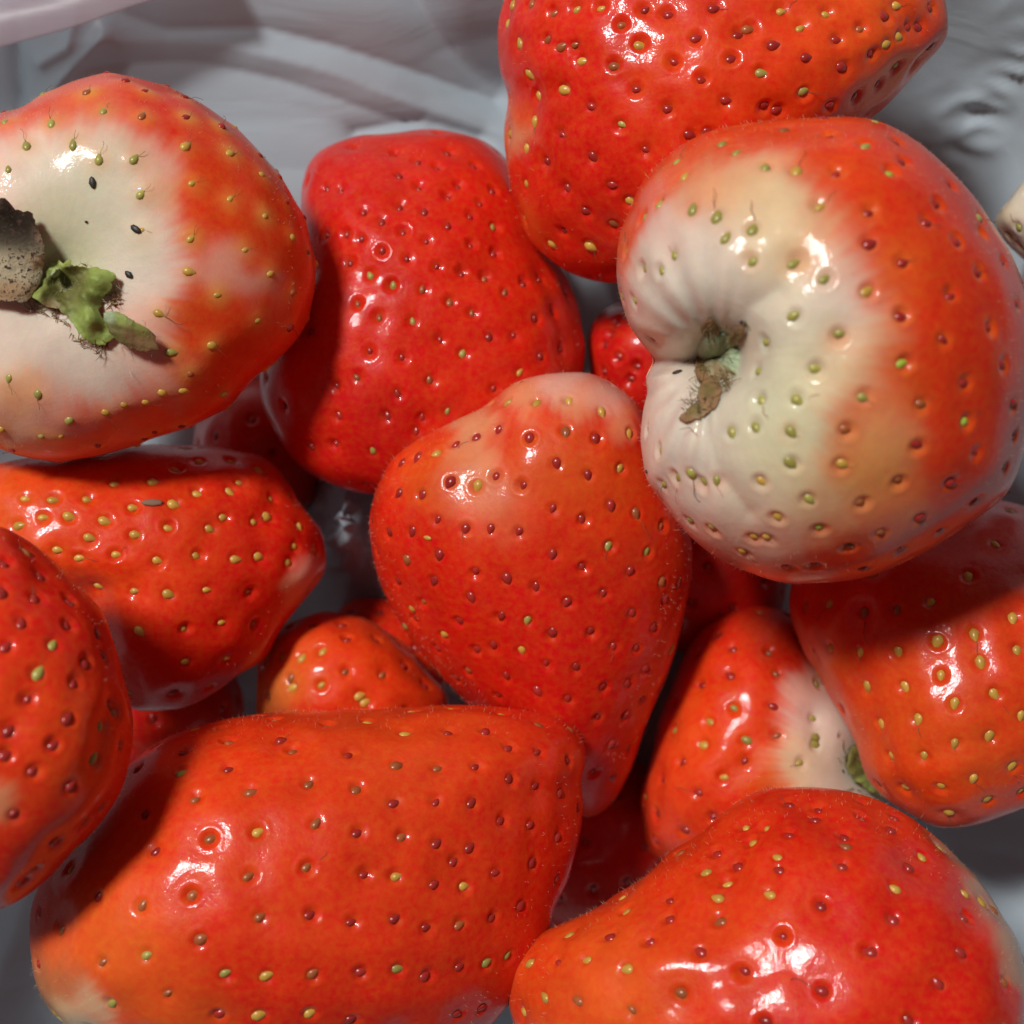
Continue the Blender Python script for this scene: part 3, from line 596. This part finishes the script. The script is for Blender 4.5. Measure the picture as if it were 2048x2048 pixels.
berry('J', T8, [(110, 1640), (105, 1560), (140, 1500), (210, 1440), (310, 1390), (420, 1330), (520, 1270), (600, 1210), (690, 1130), (790, 1060), (880, 990), (980, 930), (1090, 905), (1220, 910), (1330, 930), (1440, 970), (1540, 1020), (1630, 1090), (1720, 1180), (1800, 1270), (1870, 1370), (1920, 1460), (1960, 1600), (1970, 1760), (1930, 1900), (1800, 2050), (1500, 2150), (1100, 2150), (700, 2080), (350, 1960), (180, 1830), (125, 1720)],
      .95, 1.75, (1900, 2000),
      '605,1210,y 510,1300,y 520,1335,y 320,1430,y 460,1425 605,1445 665,1360 668,1305 790,1195,y 870,1228,y 840,1290,y 1025,1290,y 1055,1145,y 1060,1195 905,1168 835,1130 950,1085,y 930,1035,y 1015,1028,y 1100,960 1205,972 1190,1008 1105,1065 1305,1065 1310,1110,b 1295,1185 1355,958 1470,1050 1590,1150,y 1540,1185 1490,1268,y 1735,1280,y 1215,1335 1480,1380 855,1375,b 790,1490 950,1570 1080,1445 1390,1500 1215,1635 1640,1610 1880,1610,b 1725,1495 720,1650,b 540,1710,b 380,1510,y 520,1560,y 265,1525 175,1530,y 130,1520,g 345,1675,b 225,1660,y 150,1720,y 115,1580,y 1370,1005 1480,1010 1800,1310,y 1840,1340,b 1740,1370 1020,1745 1530,1745',
      'large glossy red strawberry in the bottom right corner with a dull brown far side', base='R',
      blobs=[(450, 1600, 260, 'OO', 2), (800, 1450, 300, 'O', 3), (250, 1560, 120, 'O', 3), (1880, 1330, 75, 'TN', 12), (1815, 1230, 70, 'TN', 12), (1735, 1150, 55, 'TN', 10), (1655, 1080, 40, 'TN', 8), (1940, 1430, 75, 'TN', 12), (1960, 1550, 70, 'TN', 9), (1400, 1400, 250, 'R', 3)],
      centre=(1150, 1580), slope=(0, .06), dent=.033, dentw=.056, broad=.045, broadw=.24, styles=.06, fill=.44, fuzz=900, lump=.05, feats=[('crease', [(500, 1800), (850, 1620), (1100, 1560)], 110, .05)])
berry('D', T4, [(150, 560), (165, 480), (200, 400), (240, 310), (300, 240), (380, 170), (480, 120), (600, 90), (720, 75), (850, 70), (980, 68), (1080, 75), (1180, 110), (1290, 180), (1390, 270), (1480, 380), (1560, 490), (1620, 580), (1680, 720), (1710, 880), (1700, 1060), (1670, 1220), (1620, 1390), (1560, 1480), (1440, 1570), (1300, 1660), (1150, 1730), (1000, 1770), (850, 1782), (740, 1772), (620, 1730), (520, 1680), (440, 1620), (370, 1540), (310, 1460), (260, 1380), (240, 1280), (240, 1180), (252, 1080), (245, 1020), (268, 960), (240, 910), (200, 850), (170, 760), (150, 660)],
      1.4, 1.95, (520, 930),
      '425,395,g 298,380,g 245,425,g 180,555,g 355,570,g 305,630,g 243,620,g 208,745,g 398,275,y 365,220,g 535,155,g 590,185,g 700,235,g 815,250,y 775,102,b 945,122 1075,162,g 1170,262,G 960,258 1205,215 1192,150 515,420,g 548,505,g 648,470,g 655,595,g 805,595,g 900,385,y 915,650,g 1085,405 1090,525 1300,445 1345,375 1378,300 1415,520 1215,595 1490,628 1395,715 1080,700,y 1500,475,b 1500,430,g 1582,590 1535,830 1365,885 1210,795 1580,980 1440,1040 1210,970,G 975,858,g 882,985,g 800,790,g 690,898,g 665,998,g 675,1105,g 815,1108,g 655,1208,g 570,1225,g 795,1228,g 1060,1095,g 1000,1215,b 1280,1120,b 1265,1275 1445,1188,G 1480,1298 985,1342,y 790,1340,g 680,1412,y 520,1405,g 465,1415,g 418,1385,g 368,1395,g 325,1425,g 305,1290,g 262,1215,g 868,1480,g 905,1588,G 1055,1488,b 1195,1405,b 1390,1415 1280,1540 1130,1598,b 1015,1655,b 745,1550,y 705,1620,y 610,1668,y 495,1580,g 420,1555,g 775,1725 890,1722 1060,1730 1630,745 1620,1110 1470,1490 1350,1590 1585,1360 1620,1240 1200,1660 245,1080,g 195,845,g 660,1620,y',
      'largest strawberry, white and creamy round a deep wrinkled stem dimple, red beyond', base='O',
      blobs=[(500, 930, 300, 'W', 14), (335, 730, 185, 'W', 8), (270, 600, 70, 'W', 2), (175, 560, 70, 'OO', 2.5), (360, 1220, 240, 'W', 12), (560, 700, 230, 'W', 8), (420, 500, 120, 'W', 2.5), (720, 420, 190, 'CR', 7), (620, 330, 110, 'P', 3), (470, 330, 110, 'P', 2), (760, 620, 170, 'CR', 5), (880, 560, 120, 'P', 4), (900, 760, 200, 'W', 7),
             (800, 1000, 260, 'GC', 9), (980, 960, 150, 'CR', 4), (1110, 870, 120, 'P', 2), (760, 1230, 240, 'GC', 9), (780, 1420, 200, 'CR', 9), (560, 1450, 200, 'W', 8), (680, 1560, 150, 'PK', 4), (1080, 1330, 150, 'YO', 3.5), (1150, 1250, 130, 'P', 3), (920, 1500, 120, 'P', 3), (1180, 640, 120, 'OO', 3), (1150, 1050, 150, 'OO', 2),
             (1030, 1130, 100, 'OO', 6), (1000, 1290, 80, 'OO', 4), (650, 600, 40, 'YO', 5), (810, 620, 60, 'YO', 6), (870, 660, 50, 'YO', 4), (980, 860, 50, 'YO', 3), (1120, 1480, 150, 'P', 1.0), (560, 1630, 120, 'P', 2), (950, 230, 150, 'O', 3), (1500, 700, 300, 'R', 1.4), (1300, 250, 250, 'R', 1.4), (1480, 1300, 260, 'R', 1.4), (1000, 1700, 200, 'R', 1)],
      centre=(900, 900), slope=(-.04, .0), dent=.033, dentw=.0562, broad=.014, styles=.6, sink=.012, halo=('OO', .10), noseed=[(480, 930, 190), (400, 1050, 190), (330, 1000, 100), (450, 1250, 120), (480, 760, 170), (720, 700, 120)], fill=.40, fuzz=1000, lump=.03,
      feats=[('well', 470, 950, 240, .42, 2), ('well', 500, 950, 105, .65, 1.6), ('crease', [(480, 950), (380, 965), (235, 965)], 55, .34), ('crease', [(560, 900), (640, 760), (740, 700)], 60, .07), ('well', 805, 600, 85, .05, 2), ('well', 975, 858, 85, .05, 2), ('well', 885, 990, 80, .04, 2), ('crease', [(500, 1060), (480, 1200), (530, 1380), (640, 1520)], 45, .07), ('wrinkle', 500, 950, 150, 720, 26, .022, 75, 215), ('wrinkle', 500, 950, 120, 560, 16, .018, 200, 300)], p=2.4)

# ------------------------------------------------------------------ calyx of the white-topped berry
body = pad('A', 'calyx', TC, [(480, 880), (560, 770), (700, 760), (850, 770), (950, 850), (1080, 900), (1200, 910), (1340, 960), (1370, 1000), (1330, 1080), (1310, 1180), (1220, 1230), (1170, 1300), (1160, 1400), (1200, 1500), (1280, 1600), (1290, 1700), (1150, 1760), (1000, 1720), (930, 1650), (850, 1540), (740, 1430), (640, 1390), (520, 1390), (420, 1340), (370, 1240), (400, 1120), (440, 1000)],
           .05, .09, M_CALYX, 'LG', [(800, 1120, 270, 'OL', 9), (950, 1000, 120, 'OL', 4), (650, 1230, 180, 'OL', 3), (1080, 1600, 160, 'LG', 3), (700, 820, 120, 'G', 3), (1200, 1050, 100, 'LG', 3), (600, 1390, 90, 'TN', 3)],
           crinkle=.022, lifts=[(830, 1150, 200, -.06), (1060, 1500, 110, .17), (1040, 1300, 80, .12), (1200, 1080, 120, .17), (900, 850, 120, .10), (560, 880, 150, .08), (450, 1280, 120, .12), (1180, 1300, 60, -.10)])
pad('A', 'stem', TC, [(500, 900), (560, 830), (660, 820), (740, 870), (770, 960), (740, 1060), (650, 1110), (550, 1090), (490, 1010)], .17, .22, M_CALYX, 'SG',
    [(600, 1010, 40, 'OL', 4), (620, 830, 70, 'G', 4), (520, 900, 60, 'G', 4)], parent=body, crinkle=.008, nth=48, rows=12)
pad('A', 'sepal', TC, [(1190, 1440), (1260, 1410), (1330, 1400), (1450, 1430), (1600, 1490), (1760, 1580), (1780, 1700), (1830, 1760), (1700, 1800), (1500, 1775), (1380, 1720), (1270, 1620)], .05, .13, M_CALYX, 'OL',
    [(1450, 1470, 90, 'LG', 5), (1620, 1540, 90, 'LG', 5), (1600, 1680, 160, 'BR', 3), (1280, 1440, 70, 'SG', 4)], parent=body, crinkle=.01, lifts=[(1500, 1480, 200, .10)], nth=60, rows=12)
dry = pad('A', 'sepal', TC, [(-420, 330), (-250, 240), (-100, 200), (0, 185), (60, 180), (100, 110), (160, 140), (210, 220), (330, 260), (410, 310), (440, 380), (470, 500), (490, 600), (450, 720), (430, 830), (410, 1000), (400, 1100), (360, 1250), (260, 1330), (130, 1270), (0, 1240), (-150, 1220), (-350, 1150), (-460, 800)], .04, .14, M_DRY, 'DC',
    [(60, 280, 330, 'BK', 20), (330, 360, 190, 'BK', 14), (-150, 300, 200, 'BK', 6), (200, 480, 140, 'BK', 2.5), (380, 800, 90, 'TN', 3), (100, 1180, 120, 'BR', 4), (330, 1200, 90, 'BR', 3), (420, 480, 70, 'TN', 3)], parent=body, crinkle=.014, lifts=[(450, 600, 200, .06), (60, 200, 120, .06), (200, 1200, 150, .05)], ragged=.03, nth=90)
dry['label'] = 'dried brown sepal blackened with mould'

# stem scar and dry scraps in the dimple of the largest berry
scar = pad('D', 'stem_scar', T4, [(470, 870), (530, 850), (590, 880), (605, 940), (585, 1010), (530, 1035), (475, 1005), (450, 930)], .26, .0, M_CALYX, 'SG', [(520, 930, 50, 'SG', 3), (460, 960, 40, 'BR', 4), (570, 880, 30, 'OL', 4), (530, 1020, 40, 'BR', 4)], crinkle=.012, nth=60, rows=14)
for ol in ([(450, 950), (470, 935), (490, 970), (495, 1020), (470, 1050), (440, 1020)],
           [(470, 1040), (510, 1020), (540, 1060), (525, 1130), (480, 1150), (455, 1100)],
           [(500, 1110), (510, 1140), (450, 1180), (405, 1190), (400, 1165), (440, 1130)],
           [(470, 830), (500, 800), (530, 830), (525, 870), (490, 880), (465, 860)],
           [(575, 850), (600, 830), (635, 840), (620, 880), (590, 905), (570, 890)]):
    pad('D', 'dry_scrap', T4, ol, .02, .03, ragged=.09, mat=M_CALYX, base='BR', blobs=[(sum(a for a, _ in ol) / len(ol), sum(b for _, b in ol) / len(ol), 25, 'OL', 2)], parent=scar, crinkle=.012, nth=30, rows=6)
pad('L', 'calyx', T8, [(1290, 790), (1340, 760), (1400, 800), (1450, 880), (1460, 950), (1400, 960), (1330, 920), (1280, 860)], .16, .12, M_CALYX, 'LG', [(1310, 830, 60, 'OL', 5), (1400, 930, 60, 'LG', 4)], crinkle=.02, nth=44, rows=10)

def fibres(key, name, tile, spots, mat, parent, n, rad=.0035):
    # torn strands standing up from a scar, joined: far too many to tell apart
    b = BER[key]; ox, oy, s_ = tile; vs, qs, k = [], [], 0
    for i in range(n):
        x, y, rr, ln = random.choice(spots)
        p, nn = on_surface(key, ox + random.gauss(x, rr) / s_, oy + random.gauss(y, rr) / s_)
        d = nn * random.uniform(.2, 1.0) + rng.normal(0, .55, 3); d /= np.linalg.norm(d)
        L_ = ln * random.uniform(.4, 1.2); c2 = d + rng.normal(0, .5, 3)
        path = [p + nn * .02 - b['org'], p + nn * .02 + d * L_ * .5 - b['org'], p + nn * .02 + d * L_ * .5 + c2 / np.linalg.norm(c2) * L_ * .5 - b['org']]
        v, q = tube(path, [rad * random.uniform(.7, 1.8), rad, rad * .4], 3); vs.append(v); qs.append(q + k); k += len(v)
    o = link(name, mesh_np(name, np.concatenate(vs), np.concatenate(qs), np.zeros((0, 3), int)), mat, parent); o['kind'] = 'stuff'
M_FIB = plain('torn_fibre', (.20, .13, .05), .7); M_HAIR = plain('calyx_hair', (.62, .60, .45), .5)
fibres('D', 'torn_fibre', T4, [(480, 1000, 25, .12), (480, 1090, 25, .14), (440, 1150, 25, .16), (500, 850, 22, .12), (600, 860, 22, .10), (575, 1020, 15, .14), (560, 1060, 15, .16), (530, 890, 30, .08)], M_FIB, scar, 150, .0045)
fibres('A', 'hair', TC, [(1000, 1150, 120, .14), (700, 1050, 90, .12), (1100, 1650, 120, .12), (1550, 1700, 120, .12), (1250, 1200, 80, .12), (450, 1250, 60, .1)], M_HAIR, body, 170, .0022)
fibres('A', 'torn_fibre', TC, [(700, 1430, 60, .12), (900, 1650, 60, .12), (1150, 1770, 50, .14), (420, 1330, 40, .12), (900, 1000, 80, .1), (1300, 1250, 40, .12)], M_FIB, body, 90, .005)
fibres('L', 'torn_fibre', T8, [(1310, 830, 30, .2), (1380, 920, 30, .2)], M_FIB, BER['L']['root'], 40, .006)

# dark specks of dirt stuck to the skin
def speck(key, x, y, rx, ry, rot, mat=M_SPECK):
    p, n = on_surface(key, x, y); b = BER[key]
    z_ = Vector(n); t_ = z_.cross(Vector((math.sin(rot), math.cos(rot), .1))).normalized(); u_ = z_.cross(t_)
    prof = [(.15, .6), (.5, 1.0), (.85, .6)]; nn = 8; v = [(-1, 0, 0)]
    for t, r in prof:
        for k in range(nn):
            a = 2 * math.pi * k / nn; f = random.uniform(.8, 1.15)
            v.append((2 * t - 1, r * math.cos(a) * f, r * math.sin(a) * .5 * f))
    v.append((1, 0, 0)); q, t = grid_faces(3, nn)
    o = link('speck', mesh_np('speck', np.array(v) / U, q[:, ::-1], t[:, ::-1]), mat, b['root'])
    pos = Vector((p + n * .01 - b['org']) * U)
    M = Matrix((t_, u_, z_)).transposed().to_4x4(); M.translation = pos
    o.matrix_local = M @ Matrix.Diagonal((rx * U, ry * U, ry * U, 1))
M_GREY = plain('grey_dirt', (.24, .14, .09), .9)
for k, x, y, a, b, r in (('A', 186, 367, .06, .032, 1.4), ('A', 274, 457, .06, .038, .6), ('A', 258, 549, .05, .034, .7), ('A', 172, 444, .016, .014, 0),
                         ('D', 1488, 646, .05, .028, .2), ('D', 1354, 746, .05, .028, -.3), ('D', 1296, 945, .02, .02, 0)):
    speck(k, x, y, a, b, r)
speck('F', 305, 1003, .115, .05, 0, M_GREY)
speck('E', 855, 1076, .05, .025, .2, M_SEED['y'])

# ------------------------------------------------------------------ how deep do neighbours press into each other (console note only)
def inside(b, v):
    d = v - b['O']; a, c, h = d @ b['uv'], d @ b['vv'], d @ b['w']
    h = h - b['slope'][0] * a + b['slope'][1] * c
    r = np.interp(np.arctan2(c, a), b['th'], b['R'], period=2 * math.pi)
    s = np.hypot(a, c) / r
    lim = np.sqrt(np.maximum(1 - np.minimum(s, 1) ** b['p'], 0)) * np.where(h > 0, b['D'], b['Db'])
    return np.where(s < 1, lim - np.abs(h), -1)
ks = list(BER)
for i, a in enumerate(ks):
    for c in ks[i + 1:]:
        m = max(inside(BER[a], BER[c]['v'][::5]).max(), inside(BER[c], BER[a]['v'][::5]).max())
        if m > .15: print('overlap', a, c, round(float(m), 2))
